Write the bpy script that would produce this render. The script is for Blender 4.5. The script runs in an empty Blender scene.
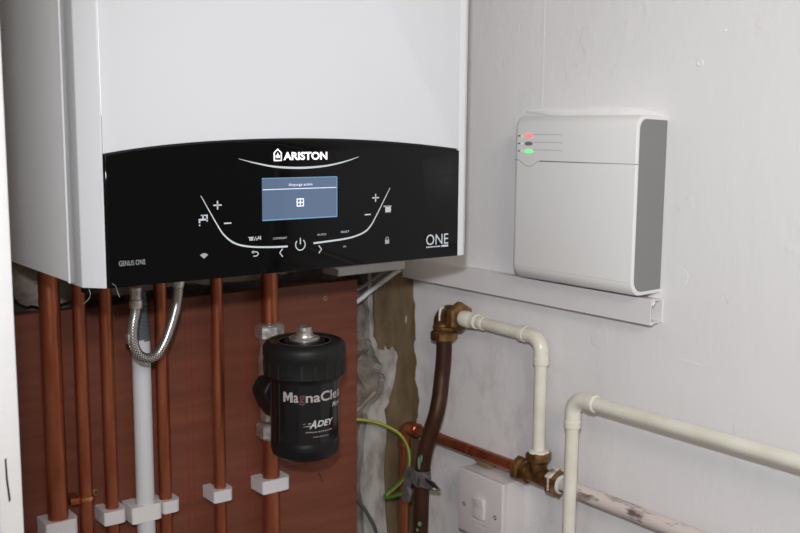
import bpy, bmesh, math, random
from mathutils import Vector, Matrix, noise
S = bpy.context.scene
COL = S.collection
H = 1.5                      # height of the lens above the floor; all z below are relative to it

# ------------------------------------------------------------------ camera, world, lights, exposure
S.view_settings.view_transform = 'Standard'
S.view_settings.look = 'None'
S.view_settings.gamma = 1
S.view_settings.use_curve_mapping = False
S.view_settings.exposure = 0.0

yaw, pit, rol = [math.radians(a) for a in (37.85, 7.85, 0.45)]
fw = Vector((math.sin(yaw) * math.cos(pit), math.cos(yaw) * math.cos(pit), -math.sin(pit)))
rt = Vector((math.cos(yaw), -math.sin(yaw), 0))
up = rt.cross(fw)
rt, up = math.cos(rol) * rt + math.sin(rol) * up, -math.sin(rol) * rt + math.cos(rol) * up
cam_data = bpy.data.cameras.new('camera')
cam_data.sensor_width = 22.3
cam_data.lens = 970 / 800 * 22.3
cam_data.clip_start = 0.01
cam_data.dof.use_dof = True
cam_data.dof.focus_distance = 0.91
cam_data.dof.aperture_fstop = 9
cam = bpy.data.objects.new('camera', cam_data)
COL.objects.link(cam)
m3 = Matrix((rt, up, -fw)).transposed()
cam.matrix_world = Matrix.Translation((0, 0, H)) @ m3.to_4x4()
S.camera = cam

world = bpy.data.worlds.new('world')
S.world = world
world.use_nodes = True
world.node_tree.nodes['Background'].inputs[0].default_value = (1.0, 0.94, 0.86, 1)
world.node_tree.nodes['Background'].inputs[1].default_value = 0.25

fl = bpy.data.lights.new('camera_flash', 'SPOT')      # the pop-up flash above the lens
fl.energy = 23.6
fl.color = (0.94, 0.975, 1.04)
fl.spot_size = math.radians(84)
fl.spot_blend = 1.0
fl.shadow_soft_size = 0.014
flo = bpy.data.objects.new('camera_flash', fl)
COL.objects.link(flo)
flo.location = Vector((0, 0, H + 0.095)) - rt * 0.014
aim = Vector((0.685, 0.635, -0.09)) - Vector((0, 0, 0.095))
flo.rotation_euler = aim.to_track_quat('-Z', 'Y').to_euler()

la = bpy.data.lights.new('room_fill_light', 'AREA')         # unseen warm fill, added behind the photographer to raise the ambient light
la.energy = 18
la.size = 0.6
la.color = (1.0, 0.9, 0.78)
lao = bpy.data.objects.new('room_fill_light', la)
COL.objects.link(lao)
lao.location = (-0.3, -1.1, 2.32)
lao.rotation_euler = (Vector((0.8, 1.6, -0.9))).to_track_quat('-Z', 'Y').to_euler()

# ------------------------------------------------------------------ materials
def mat(name, col, rough=0.5, metal=0.0, spec=0.5, coat=0.0, emit=None, es=1.0):
    m = bpy.data.materials.new(name); m.use_nodes = True
    b = m.node_tree.nodes['Principled BSDF']
    b.inputs['Base Color'].default_value = (*col, 1)
    b.inputs['Roughness'].default_value = rough
    b.inputs['Metallic'].default_value = metal
    b.inputs['Specular IOR Level'].default_value = spec
    b.inputs['Coat Weight'].default_value = coat
    if emit:
        b.inputs['Emission Color'].default_value = (*emit, 1)
        b.inputs['Emission Strength'].default_value = es
    return m

def N(m, typ, **kw):
    n = m.node_tree.nodes.new(typ)
    for k, v in kw.items():
        if k in n.inputs: n.inputs[k].default_value = v
        else: setattr(n, k, v)
    return n

def L(m, a, b): m.node_tree.links.new(a, b)

def noisy(m, c1, c2, scale=(5, 5, 5), detail=6, lo=0.35, hi=0.65, bump=0.0, bscale=None, dist=0.002, rough=None):
    """base colour varies between c1 and c2 by object-space noise, optional bump"""
    b = m.node_tree.nodes['Principled BSDF']
    tc = N(m, 'ShaderNodeTexCoord')
    mp = N(m, 'ShaderNodeMapping'); mp.inputs['Scale'].default_value = scale
    L(m, tc.outputs['Object'], mp.inputs['Vector'])
    nz = N(m, 'ShaderNodeTexNoise'); nz.inputs['Scale'].default_value = 1; nz.inputs['Detail'].default_value = detail
    L(m, mp.outputs[0], nz.inputs['Vector'])
    cr = N(m, 'ShaderNodeValToRGB')
    cr.color_ramp.elements[0].position = lo; cr.color_ramp.elements[1].position = hi
    cr.color_ramp.elements[0].color = (*c1, 1); cr.color_ramp.elements[1].color = (*c2, 1)
    L(m, nz.outputs[0], cr.inputs[0]); L(m, cr.outputs[0], b.inputs['Base Color'])
    if bump:
        n2 = nz
        if bscale:
            mp2 = N(m, 'ShaderNodeMapping'); mp2.inputs['Scale'].default_value = bscale
            L(m, tc.outputs['Object'], mp2.inputs['Vector'])
            n2 = N(m, 'ShaderNodeTexNoise'); n2.inputs['Scale'].default_value = 1; n2.inputs['Detail'].default_value = 8
            L(m, mp2.outputs[0], n2.inputs['Vector'])
        bp = N(m, 'ShaderNodeBump'); bp.inputs['Strength'].default_value = bump; bp.inputs['Distance'].default_value = dist
        L(m, n2.outputs[0], bp.inputs['Height']); L(m, bp.outputs[0], b.inputs['Normal'])
    return cr

M = {}
M['boiler'] = mat('boiler_white_enamel', (0.755, 0.77, 0.80), 0.32, coat=0.2)
M['boiler_side'] = mat('boiler_enamel_lightened', (0.88, 0.885, 0.90), 0.42)  # same paint as the front cover, colour lightened to brighten the shaded side
M['panel'] = mat('black_glass', (0.002, 0.002, 0.0022), 0.05, spec=0.19)
M['print'] = mat('panel_print', (0.62, 0.68, 0.72), 0.5)
M['dimprint'] = mat('panel_dim_print', (0.38, 0.40, 0.42), 0.5)
M['logo'] = mat('lit_logo', (0.9, 0.9, 0.92), 0.5, emit=(1, 0.97, 1), es=0.7)
M['screen'] = mat('display_blue', (0.05, 0.07, 0.10), 0.08, emit=(0.075, 0.115, 0.20), es=0.85)
M['screenedge'] = mat('display_edge', (0.1, 0.2, 0.3), 0.2, emit=(0.10, 0.24, 0.40), es=0.85)
M['screenink'] = mat('display_ink', (0.6, 0.6, 0.7), 0.3, emit=(0.55, 0.62, 0.8), es=0.9)
M['screendark'] = mat('display_dark_ink', (0.03, 0.04, 0.08), 0.3)
M['darkmetal'] = mat('dark_underside', (0.05, 0.048, 0.045), 0.6)
M['copper'] = mat('aged_copper', (0.6, 0.25, 0.15), 0.31, metal=0.8)
noisy(M['copper'], (0.31, 0.078, 0.036), (0.56, 0.185, 0.092), (60, 60, 9), 5, 0.3, 0.7, 0.15, (90, 90, 20), 0.001)
M['copper_dark'] = mat('brown_copper', (0.2, 0.09, 0.05), 0.5, metal=0.45)
noisy(M['copper_dark'], (0.045, 0.018, 0.010), (0.095, 0.038, 0.020), (60, 60, 20), 5, 0.3, 0.7, 0.25, (120, 120, 60), 0.001)
M['coppershiny'] = mat('bright_copper', (0.9, 0.42, 0.2), 0.25, metal=1)
M['brass'] = mat('old_brass', (0.4, 0.24, 0.09), 0.4, metal=0.75)
noisy(M['brass'], (0.10, 0.055, 0.022), (0.40, 0.215, 0.08), (70, 70, 70), 5, 0.35, 0.7, 0.3, (150, 150, 150), 0.001)
M['nickel'] = mat('plated_nut', (0.60, 0.57, 0.53), 0.33, metal=0.85)
noisy(M['nickel'], (0.52, 0.48, 0.44), (0.82, 0.79, 0.75), (120, 120, 120), 5, 0.35, 0.65, 0.4, (260, 260, 260), 0.001)
M['whitepipe'] = mat('cream_pipe_paint', (0.79, 0.77, 0.67), 0.3, coat=0.3)
noisy(M['whitepipe'], (0.76, 0.72, 0.60), (0.84, 0.815, 0.71), (30, 30, 30), 4, 0.3, 0.6, 0.12, (60, 60, 60), 0.001)
M['dirtypipe'] = mat('dirty_painted_pipe', (0.72, 0.62, 0.58), 0.5)
cr = noisy(M['dirtypipe'], (0.16, 0.11, 0.10), (0.74, 0.65, 0.61), (60, 26, 90), 7, 0.36, 0.47, 0.3, (90, 60, 90), 0.002)
M['pvc'] = mat('white_waste_plastic', (0.72, 0.73, 0.76), 0.35)
M['clip'] = mat('clip_plastic', (0.76, 0.74, 0.77), 0.45)
M['corr'] = mat('grey_corrugated_rubber', (0.11, 0.13, 0.155), 0.55)
M['blackp'] = mat('black_plastic', (0.007, 0.007, 0.008), 0.36, spec=0.35)
M['blackm'] = mat('matt_black_plastic', (0.011, 0.011, 0.011), 0.5, spec=0.35)
M['label'] = mat('glossy_black_label', (0.008, 0.008, 0.009), 0.14)
M['silverink'] = mat('silver_print', (0.48, 0.44, 0.42), 0.4)
M['dimink'] = mat('dull_red_print', (0.13, 0.05, 0.045), 0.5)
M['whiteink'] = mat('white_print', (0.62, 0.62, 0.62), 0.5)
M['red'] = mat('red_plastic', (0.6, 0.02, 0.02), 0.4)
M['abs'] = mat('white_abs_plastic', (0.83, 0.825, 0.81), 0.36)
M['absgrey'] = mat('grey_abs_plastic', (0.23, 0.235, 0.235), 0.5)
M['seam'] = mat('seam_shadow_line', (0.30, 0.27, 0.25), 0.7)
M['slot'] = mat('slot_grey', (0.50, 0.50, 0.50), 0.6)
M['ledred'] = mat('led_red', (0.8, 0.2, 0.2), 0.3, emit=(1, 0.16, 0.2), es=0.75)
M['ledgreen'] = mat('led_green', (0.2, 0.8, 0.3), 0.3, emit=(0.1, 0.95, 0.25), es=0.75)
M['ledoff'] = mat('led_unlit', (0.19, 0.19, 0.18), 0.4)
M['trunk'] = mat('trunking_plastic', (0.80, 0.78, 0.78), 0.42)
M['switch'] = mat('switch_plastic', (0.74, 0.70, 0.71), 0.35)
M['dark'] = mat('dark_hole', (0.02, 0.015, 0.012), 0.8)
M['greycable'] = mat('grey_cable', (0.30, 0.29, 0.27), 0.5)
M['darkcable'] = mat('dark_grey_cable', (0.07, 0.075, 0.08), 0.5)
M['whitecable'] = mat('white_cable', (0.66, 0.65, 0.63), 0.4)
M['galv'] = mat('galvanised_strap', (0.20, 0.205, 0.21), 0.5, metal=0.5)
noisy(M['galv'], (0.12, 0.12, 0.125), (0.33, 0.33, 0.34), (90, 90, 90), 5, 0.35, 0.7)
M['verdigris'] = mat('verdigris', (0.12, 0.23, 0.175), 0.8)
M['paintdrip'] = mat('white_paint_drip', (0.8, 0.8, 0.78), 0.5)
M['brassscrew'] = mat('brass_screw', (0.55, 0.38, 0.15), 0.35, metal=0.8)
M['tan'] = mat('packing_cardboard', (0.30, 0.20, 0.11), 0.8)
M['redline'] = mat('red_pencil', (0.24, 0.03, 0.025), 0.8)
M['jamb'] = mat('gloss_white_frame_paint', (0.8, 0.82, 0.83), 0.4)
noisy(M['jamb'], (0.90, 0.90, 0.92), (0.94, 0.94, 0.95), (20, 20, 60), 4, 0.3, 0.7, 0.2, (60, 60, 150), 0.002)
M['jambold'] = mat('old_pinkish_paint', (0.52, 0.46, 0.45), 0.6)
M['floor'] = mat('grey_floor', (0.22, 0.19, 0.17), 0.7); noisy(M['floor'], (0.16, 0.14, 0.12), (0.26, 0.23, 0.2), (8, 8, 8))
M['ceil'] = mat('ceiling_paint', (0.75, 0.74, 0.72), 0.8); noisy(M['ceil'], (0.72, 0.71, 0.69), (0.77, 0.76, 0.74), (3, 3, 3))
# stranded yellow/green earth wire
gy = M['earth'] = mat('earth_wire_green_yellow', (0.2, 0.4, 0.05), 0.4)
b = gy.node_tree.nodes['Principled BSDF']
uvn = N(gy, 'ShaderNodeUVMap'); sp = N(gy, 'ShaderNodeSeparateXYZ'); L(gy, uvn.outputs[0], sp.inputs[0])
rr = N(gy, 'ShaderNodeValToRGB'); rr.color_ramp.interpolation = 'CONSTANT'
rr.color_ramp.elements[0].color = (0.07, 0.17, 0.018, 1); rr.color_ramp.elements[1].position = 0.74
rr.color_ramp.elements[1].color = (0.42, 0.37, 0.06, 1)
L(gy, sp.outputs[0], rr.inputs[0]); L(gy, rr.outputs[0], b.inputs['Base Color'])
# braided steel hose
bd = M['braid'] = mat('braided_steel', (0.6, 0.57, 0.53), 0.32, metal=0.9)
b = bd.node_tree.nodes['Principled BSDF']
uvn = N(bd, 'ShaderNodeUVMap')
mp = N(bd, 'ShaderNodeMapping'); mp.inputs['Scale'].default_value = (18, 600, 1); mp.inputs['Rotation'].default_value = (0, 0, 0)
L(bd, uvn.outputs[0], mp.inputs['Vector'])
ck = N(bd, 'ShaderNodeTexChecker'); ck.inputs['Scale'].default_value = 1
ck.inputs['Color1'].default_value = (0.86, 0.83, 0.8, 1); ck.inputs['Color2'].default_value = (0.13, 0.11, 0.10, 1)
L(bd, mp.outputs[0], ck.inputs['Vector']); L(bd, ck.outputs[0], b.inputs['Base Color'])
bp = N(bd, 'ShaderNodeBump'); bp.inputs['Strength'].default_value = 0.6; bp.inputs['Distance'].default_value = 0.001
L(bd, ck.outputs['Fac'], bp.inputs['Height']); L(bd, bp.outputs[0], b.inputs['Normal'])
# plywood board: reddish veneer with horizontal grain
M['board'] = mat('reddish_plywood', (0.3, 0.1, 0.06), 0.55)
noisy(M['board'], (0.150, 0.040, 0.020), (0.225, 0.066, 0.036), (6, 6, 70), 6, 0.3, 0.72, 0.15, (12, 12, 220), 0.001)
M['boardedge'] = mat('plywood_edge', (0.24, 0.15, 0.10), 0.7)
noisy(M['boardedge'], (0.17, 0.11, 0.08), (0.3, 0.2, 0.14), (30, 200, 30), 4)
# masonry and plaster
M['stone'] = mat('rough_stone', (0.3, 0.26, 0.23), 0.9)
noisy(M['stone'], (0.12, 0.10, 0.085), (0.31, 0.26, 0.215), (34, 34, 44), 8, 0.33, 0.68, 0.7, (120, 120, 120), 0.006)
M['plaster'] = mat('rough_grey_plaster', (0.36, 0.32, 0.28), 0.9)
noisy(M['plaster'], (0.16, 0.12, 0.085), (0.40, 0.35, 0.29), (22, 22, 40), 8, 0.35, 0.65, 0.6, (80, 80, 120), 0.006)
M['brown'] = mat('brown_size_paint', (0.3, 0.2, 0.1), 0.75)
noisy(M['brown'], (0.105, 0.070, 0.034), (0.20, 0.142, 0.078), (45, 45, 18), 7, 0.3, 0.7, 0.35, (130, 130, 70), 0.003)
M['oldwhite'] = mat('scraped_old_whitewash', (0.5, 0.48, 0.46), 0.85)
noisy(M['oldwhite'], (0.22, 0.185, 0.15), (0.50, 0.48, 0.46), (45, 45, 22), 7, 0.3, 0.6, 0.5, (130, 130, 90), 0.003)
# white painted wall: white, slightly pinkish, scuffed low down near the corner, brown at the very corner
def wall_material():
    m = mat('white_wall_paint', (0.72, 0.69, 0.70), 0.6)
    b = m.node_tree.nodes['Principled BSDF']
    tc = N(m, 'ShaderNodeTexCoord'); se = N(m, 'ShaderNodeSeparateXYZ'); L(m, tc.outputs['Object'], se.inputs[0])
    def math_(op, a, bb, clamp=False):
        n = N(m, 'ShaderNodeMath', operation=op); n.use_clamp = clamp
        for i, v in enumerate((a, bb)):
            if isinstance(v, (int, float)): n.inputs[i].default_value = v
            else: L(m, v, n.inputs[i])
        return n.outputs[0]
    def nz(scale, detail=6, rough=0.55):
        mp = N(m, 'ShaderNodeMapping'); mp.inputs['Scale'].default_value = scale; L(m, tc.outputs['Object'], mp.inputs['Vector'])
        n = N(m, 'ShaderNodeTexNoise'); n.inputs['Scale'].default_value = 1; n.inputs['Detail'].default_value = detail
        n.inputs['Roughness'].default_value = rough
        L(m, mp.outputs[0], n.inputs['Vector']); return n.outputs[0]
    y, z = se.outputs[1], se.outputs[2]
    def mix(f, c1, c2):
        n = N(m, 'ShaderNodeMix', data_type='RGBA'); L(m, f, n.inputs[0])
        for i, c in ((6, c1), (7, c2)):
            if isinstance(c, tuple): n.inputs[i].default_value = (*c, 1)
            else: L(m, c, n.inputs[i])
        return n.outputs[2]
    col = mix(nz((2.5, 2.5, 2.5), 3), (0.87, 0.85, 0.855), (0.84, 0.83, 0.83))
    # dirt smears: stronger low (z<H-0.22) and toward the corner (y>0.75)
    dl = math_('MULTIPLY', math_('SUBTRACT', H - 0.2, z), 6, True)
    dy = math_('MULTIPLY', math_('SUBTRACT', y, 0.66), 4, True)
    sm = math_('MULTIPLY', math_('SUBTRACT', nz((30, 26, 16), 8, 0.65), 0.50), 5, True)
    f = math_('MULTIPLY', math_('MULTIPLY', dl, dy), sm, True)
    f = math_('MULTIPLY', f, 0.42)
    col = mix(f, col, (0.42, 0.38, 0.36))
    # brown size paint lapping round the corner
    lap = math_('ADD', y, math_('MULTIPLY', math_('SUBTRACT', nz((40, 40, 25), 5), 0.5), 0.03))
    fb = math_('MULTIPLY', math_('SUBTRACT', lap, math_('ADD', 1.086, math_('MULTIPLY', math_('SUBTRACT', z, H - 0.45), 0.06))), 900, True)
    fb = math_('MULTIPLY', fb, math_('GREATER_THAN', H - 0.2, z))
    col = mix(fb, col, (0.19, 0.133, 0.072))
    L(m, col, b.inputs['Base Color'])
    h = math_('ADD', math_('MULTIPLY', nz((35, 35, 12), 6), 0.7), math_('MULTIPLY', nz((150, 150, 60), 6), 0.35))
    h = math_('ADD', h, math_('MULTIPLY', nz((7, 7, 5), 3), 1.2))
    # cracked paint patches
    vo = N(m, 'ShaderNodeTexNoise'); vo.inputs['Scale'].default_value = 22; vo.inputs['Detail'].default_value = 2; L(m, tc.outputs['Object'], vo.inputs['Vector'])
    pt = math_('MULTIPLY', math_('SUBTRACT', vo.outputs[0], 0.66), 30, True)
    h = math_('ADD', h, math_('MULTIPLY', pt, 0.25))
    bp = N(m, 'ShaderNodeBump'); bp.inputs['Strength'].default_value = 0.5; bp.inputs['Distance'].default_value = 0.0022
    L(m, h, bp.inputs['Height']); L(m, bp.outputs[0], b.inputs['Normal'])
    return m
M['wall'] = wall_material()
M['filler'] = mat('fresh_white_filler', (0.83, 0.81, 0.81), 0.5)
noisy(M['filler'], (0.93, 0.92, 0.92), (0.97, 0.96, 0.96), (60, 60, 60), 4, 0.3, 0.7, 0.3, (120, 120, 120), 0.002)

# ------------------------------------------------------------------ mesh helpers
ORG = {}
class G:
    def __init__(s): s.bm = bmesh.new(); s.uv = s.bm.loops.layers.uv.new('UVMap'); s.mi = 0
    def _fin(s, faces):
        for f in faces: f.material_index = s.mi
    def box(s, x0, x1, y0, y1, z0, z1, bev=0.0, seg=2):
        t = bmesh.new()
        bmesh.ops.create_cube(t, size=1)
        for v in t.verts:
            v.co = Vector(((x0 + x1) / 2 + v.co.x * (x1 - x0), (y0 + y1) / 2 + v.co.y * (y1 - y0), (z0 + z1) / 2 + v.co.z * (z1 - z0)))
        if bev: bmesh.ops.bevel(t, geom=list(t.edges), offset=bev, segments=seg, profile=0.5, affect='EDGES')
        s.absorb(t); return s
    def absorb(s, t):
        mp = {v: s.bm.verts.new(v.co) for v in t.verts}
        for f in t.faces:
            try: nf = s.bm.faces.new([mp[v] for v in f.verts])
            except ValueError: continue
            nf.material_index = s.mi
        t.free()
    def prism(s, poly, plane, a, b, bev=0.0, seg=2):
        """poly in 2D; plane 'xz' extruded along y, 'xy' along z, 'yz' along x, from a to b"""
        t = bmesh.new()
        def P(p, d):
            return {'xz': (p[0], d, p[1]), 'xy': (p[0], p[1], d), 'yz': (d, p[0], p[1])}[plane]
        A = [t.verts.new(P(p, a)) for p in poly]; B = [t.verts.new(P(p, b)) for p in poly]
        n = len(poly)
        t.faces.new(A); t.faces.new(B[::-1])
        for i in range(n): t.faces.new((A[i], B[i], B[(i + 1) % n], A[(i + 1) % n]))
        bmesh.ops.recalc_face_normals(t, faces=list(t.faces))
        if bev: bmesh.ops.bevel(t, geom=[e for e in t.edges], offset=bev, segments=seg, profile=0.5, affect='EDGES')
        s.absorb(t); return s
    def tube(s, pts, r, seg=16, caps=True, inner=0.0):
        pts = [Vector(p) for p in pts]; n = len(pts)
        rs = r if isinstance(r, (list, tuple)) else [r] * n
        T = [(pts[min(i + 1, n - 1)] - pts[max(i - 1, 0)]).normalized() for i in range(n)]
        ref = Vector((0, 0, 1)) if abs(T[0].z) < 0.9 else Vector((0, 1, 0))
        u = T[0].cross(ref).normalized(); rings = []; d = 0; ds = []
        for i in range(n):
            if i:
                u = (u - T[i] * u.dot(T[i])).normalized(); d += (pts[i] - pts[i - 1]).length
            w = T[i].cross(u)
            rings.append([s.bm.verts.new(pts[i] + (u * math.cos(2 * math.pi * k / seg) + w * math.sin(2 * math.pi * k / seg)) * rs[i]) for k in range(seg)])
            ds.append(d)
        for i in range(n - 1):
            for k in range(seg):
                k2 = (k + 1) % seg
                f = s.bm.faces.new((rings[i][k], rings[i][k2], rings[i + 1][k2], rings[i + 1][k])); f.material_index = s.mi
                for lp, uvc in zip(f.loops, ((k / seg, ds[i]), ((k + 1) / seg, ds[i]), ((k + 1) / seg, ds[i + 1]), (k / seg, ds[i + 1]))): lp[s.uv].uv = uvc
        if caps:
            f = s.bm.faces.new(rings[0][::-1]); f.material_index = s.mi
            f = s.bm.faces.new(rings[-1]); f.material_index = s.mi
        return s
    def lathe(s, prof, o, axis=(0, 0, 1), seg=32):
        """prof [(r, h)] around axis through o"""
        o = Vector(o); ax = Vector(axis).normalized()
        ref = Vector((1, 0, 0)) if abs(ax.x) < 0.9 else Vector((0, 1, 0))
        u = ax.cross(ref).normalized(); w = ax.cross(u); rings = []
        for r, h in prof:
            rings.append([s.bm.verts.new(o + ax * h + (u * math.cos(2 * math.pi * k / seg) + w * math.sin(2 * math.pi * k / seg)) * max(r, 1e-5)) for k in range(seg)])
        for i in range(len(rings) - 1):
            for k in range(seg):
                k2 = (k + 1) % seg
                f = s.bm.faces.new((rings[i][k], rings[i][k2], rings[i + 1][k2], rings[i + 1][k])); f.material_index = s.mi
        f = s.bm.faces.new(rings[0][::-1]); f.material_index = s.mi
        f = s.bm.faces.new(rings[-1]); f.material_index = s.mi
        return s
    def hexn(s, c, axis, R, Lh, ch=0.15):
        """hexagonal nut, across-corner radius R, length Lh, chamfered ends"""
        r2 = R * (1 - ch)
        o = Vector(c); ax = Vector(axis).normalized()
        ref = Vector((1, 0, 0)) if abs(ax.x) < 0.9 else Vector((0, 1, 0))
        u = ax.cross(ref).normalized(); w = ax.cross(u); rings = []
        c0 = R * 0.14
        for r, h in ((r2, -Lh / 2), (R, -Lh / 2 + c0), (R, Lh / 2 - c0), (r2, Lh / 2)):
            rings.append([s.bm.verts.new(o + ax * h + (u * math.cos(math.pi * k / 3) + w * math.sin(math.pi * k / 3)) * r) for k in range(6)])
        for i in range(3):
            for k in range(6):
                f = s.bm.faces.new((rings[i][k], rings[i][(k + 1) % 6], rings[i + 1][(k + 1) % 6], rings[i + 1][k])); f.material_index = s.mi
        f = s.bm.faces.new(rings[0][::-1]); f.material_index = s.mi
        f = s.bm.faces.new(rings[-1]); f.material_index = s.mi
        return s
    def ribbon(s, pts, y, th=0.0003, sm=8):
        """stroke on the panel plane; pts (x, z, width)"""
        P = catmull([Vector(p) for p in pts], sm); t = bmesh.new(); F = []; Bk = []
        for i, p in enumerate(P):
            d = (P[min(i + 1, len(P) - 1)] - P[max(i - 1, 0)]); d = Vector((d.x, d.y)).normalized(); nn = Vector((-d.y, d.x)) * p.z / 2
            F.append([t.verts.new((p.x + q * nn.x, y - th, p.y + q * nn.y)) for q in (-1, 1)])
            Bk.append([t.verts.new((p.x + q * nn.x, y, p.y + q * nn.y)) for q in (-1, 1)])
        for i in range(len(P) - 1):
            t.faces.new((F[i][0], F[i + 1][0], F[i + 1][1], F[i][1]))
            for q in (0, 1): t.faces.new((F[i][q], Bk[i][q], Bk[i + 1][q], F[i + 1][q]))
        bmesh.ops.recalc_face_normals(t, faces=list(t.faces))
        s.absorb(t); return s
    def emit(s, name, mats, parent=None, origin=None, flat=False, ang=35):
        if not isinstance(mats, (list, tuple)): mats = [mats]
        me = bpy.data.meshes.new(name)
        bmesh.ops.recalc_face_normals(s.bm, faces=list(s.bm.faces))
        o = bpy.data.objects.new(name, me)
        if parent is not None:
            org = ORG[parent.name]; o.parent = parent
        else:
            org = Vector(origin) if origin is not None else Vector((0, 0, 0))
            o.location = org
        ORG[o.name] = org
        off = Vector((0, 0, H)) - org
        for v in s.bm.verts: v.co += off
        s.bm.to_mesh(me); s.bm.free()
        for mm in mats: me.materials.append(M[mm] if isinstance(mm, str) else mm)
        if not flat:
            me.shade_smooth(); me.set_sharp_from_angle(angle=math.radians(ang))
        COL.objects.link(o); return o

def catmull(P, k=8):
    if k <= 1 or len(P) < 3: return P
    out = []
    for i in range(len(P) - 1):
        p0, p1, p2, p3 = P[max(i - 1, 0)], P[i], P[i + 1], P[min(i + 2, len(P) - 1)]
        for j in range(k):
            t = j / k
            out.append(0.5 * ((2 * p1) + (p2 - p0) * t + (2 * p0 - 5 * p1 + 4 * p2 - p3) * t * t + (3 * p1 - p0 - 3 * p2 + p3) * t ** 3))
    out.append(P[-1]); return out

def fillet(P, r, k=8):
    P = [Vector(p) for p in P]; out = [P[0]]
    for i in range(1, len(P) - 1):
        a = (P[i - 1] - P[i]).normalized(); b = (P[i + 1] - P[i]).normalized()
        for j in range(k + 1):
            t = j / k; p, q = P[i] + a * r, P[i] + b * r
            out.append(p * (1 - t) ** 2 + P[i] * 2 * t * (1 - t) + q * t * t) if False else out.append(_arc(P[i], a, b, r, t))
    out.append(P[-1]); return out

def _arc(c, a, b, r, t):
    th = math.acos(max(-1, min(1, a.dot(b)))); rad = r * math.tan(th / 2)
    cen = c + (a + b).normalized() * (r / math.cos(th / 2))
    v0 = (c + a * r - cen); v1 = (c + b * r - cen); ph = math.pi - th
    if ph < 1e-4: return c
    return cen + (v0 * math.sin((1 - t) * ph) + v1 * math.sin(t * ph)) / math.sin(ph)

def thing(name, label, cat, base, group=None):
    o = bpy.data.objects.new(name, None); COL.objects.link(o)
    o.empty_display_size = 0.02
    o.location = (base[0], base[1], base[2] + H); ORG[o.name] = Vector(o.location)
    return tag(o, label, cat, group)
def tag(o, label, cat, group=None, kind=None):
    o['label'] = label; o['category'] = cat
    if group: o['group'] = group
    if kind: o['kind'] = kind
    return o
def st(o): o['kind'] = 'structure'; return o
def at(x, y, z): return (x, y, z + H)

def text_mesh(body, bold=0.0, space=1.0):
    cu = bpy.data.curves.new('t', 'FONT'); cu.body = body; cu.size = 1; cu.offset = bold; cu.resolution_u = 4; cu.space_character = space
    o = bpy.data.objects.new('t', cu); COL.objects.link(o)
    bpy.context.view_layer.update()
    me = bpy.data.meshes.new_from_object(o.evaluated_get(bpy.context.evaluated_depsgraph_get()))
    vs = [v.co.copy() for v in me.vertices]; fs = [list(p.vertices) for p in me.polygons]
    bpy.data.objects.remove(o); bpy.data.curves.remove(cu); bpy.data.meshes.remove(me)
    return vs, fs
def text_on(g, body, x0, x1, z0, z1, y, bold=0.0, shear=0.0, th=0.0003, fn=None, space=1.0):
    """flat lettering fitted to the rectangle x0..x1, z0..z1, standing th proud of plane y (facing -y)"""
    vs, fs = text_mesh(body, bold, space)
    ax, bx = min(v.x for v in vs), max(v.x for v in vs); az, bz = min(v.y for v in vs), max(v.y for v in vs)
    t = bmesh.new(); V = []
    for v in vs:
        fx = (v.x - ax) / (bx - ax); fz = (v.y - az) / (bz - az)
        V.append(t.verts.new((x0 + fx * (x1 - x0) + shear * fz * (z1 - z0), y - th, z0 + fz * (z1 - z0))))
    for f in fs:
        try: t.faces.new([V[i] for i in f])
        except ValueError: continue
    if fn:                                    # fine vertical cuts so that the letters hug the curved label
        k = x0 - 0.004
        while k < x1 + 0.006:
            bmesh.ops.bisect_plane(t, geom=list(t.verts) + list(t.edges) + list(t.faces), plane_co=(k, 0, 0), plane_no=(1, 0, 0)); k += 0.0012
        for v in t.verts: v.co = fn(v.co.x, v.co.z)
    g.absorb(t)

# ------------------------------------------------------------------ the setting
RW = 0.88; BW = 1.10
g = G(); g.box(-1.2, 1.0, -1.6, 1.3, -1.6, -1.5); st(g.emit('floor', 'floor', flat=True))
g = G(); g.box(-1.2, 1.0, -1.6, 1.3, 0.9, 1.0); st(g.emit('ceiling', 'ceil', flat=True))
g = G(); g.box(RW, 1.0, 0.06, 1.3, -1.5, 0.9); st(g.emit('wall_right', 'wall', flat=True))
g = G(); g.box(RW - 0.035, 1.0, 0.02, 0.06, -1.5, 0.9, 0.003); st(g.emit('trim_2', 'jamb'))

# back wall: rough stone core, plaster skins with ragged edges, brown-painted strip by the corner
g = G()
nx, nz_ = 90, 130
x0, x1, z0, z1 = 0.05, 0.90, -0.75, -0.10
vv = {}
for i in range(nx + 1):
    for j in range(nz_ + 1):
        x = x0 + (x1 - x0) * i / nx; z = z0 + (z1 - z0) * j / nz_
        c = noise.cell(Vector((x * 17 + 0.3 * noise.noise(Vector((x * 30, 0, z * 30))), 3, z * 19 + (0.5 if int(x * 17) % 2 else 0))))
        d = 0.006 * noise.noise(Vector((x * 30, 1, z * 36))) + 0.004 * noise.noise(Vector((x * 70, 4, z * 70)))
        cav = 0.022 * max(0, 1 - ((x - 0.806) / 0.022) ** 2 - ((z + 0.338) / 0.03) ** 2)   # hollow beside the scraped plaster
        cav += 0.032 if (z > -0.214 and x < 0.795) or (z > -0.232 and 0.755 < x < 0.783) else 0
        vv[i, j] = g.bm.verts.new((x, 1.116 - d + cav, z))
for i in range(nx):
    for j in range(nz_):
        g.bm.faces.new((vv[i, j], vv[i + 1, j], vv[i + 1, j + 1], vv[i, j + 1]))
g.mi = 0
g.box(0.05, 0.9, 1.15, 1.3, -1.5, 0.9)
g.mi = 1                        # upper plaster skin, ragged along its foot
random.seed(4)
poly = [(0.05, 0.9), (0.05, -0.15)]
key = [(0.29, -0.150), (0.305, -0.175), (0.319, -0.193), (0.345, -0.197), (0.40, -0.190), (0.44, -0.193), (0.53, -0.189), (0.60, -0.192), (0.64, -0.186), (0.668, -0.187), (0.70, -0.180), (0.76, -0.175), (0.88, -0.178)]
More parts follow.
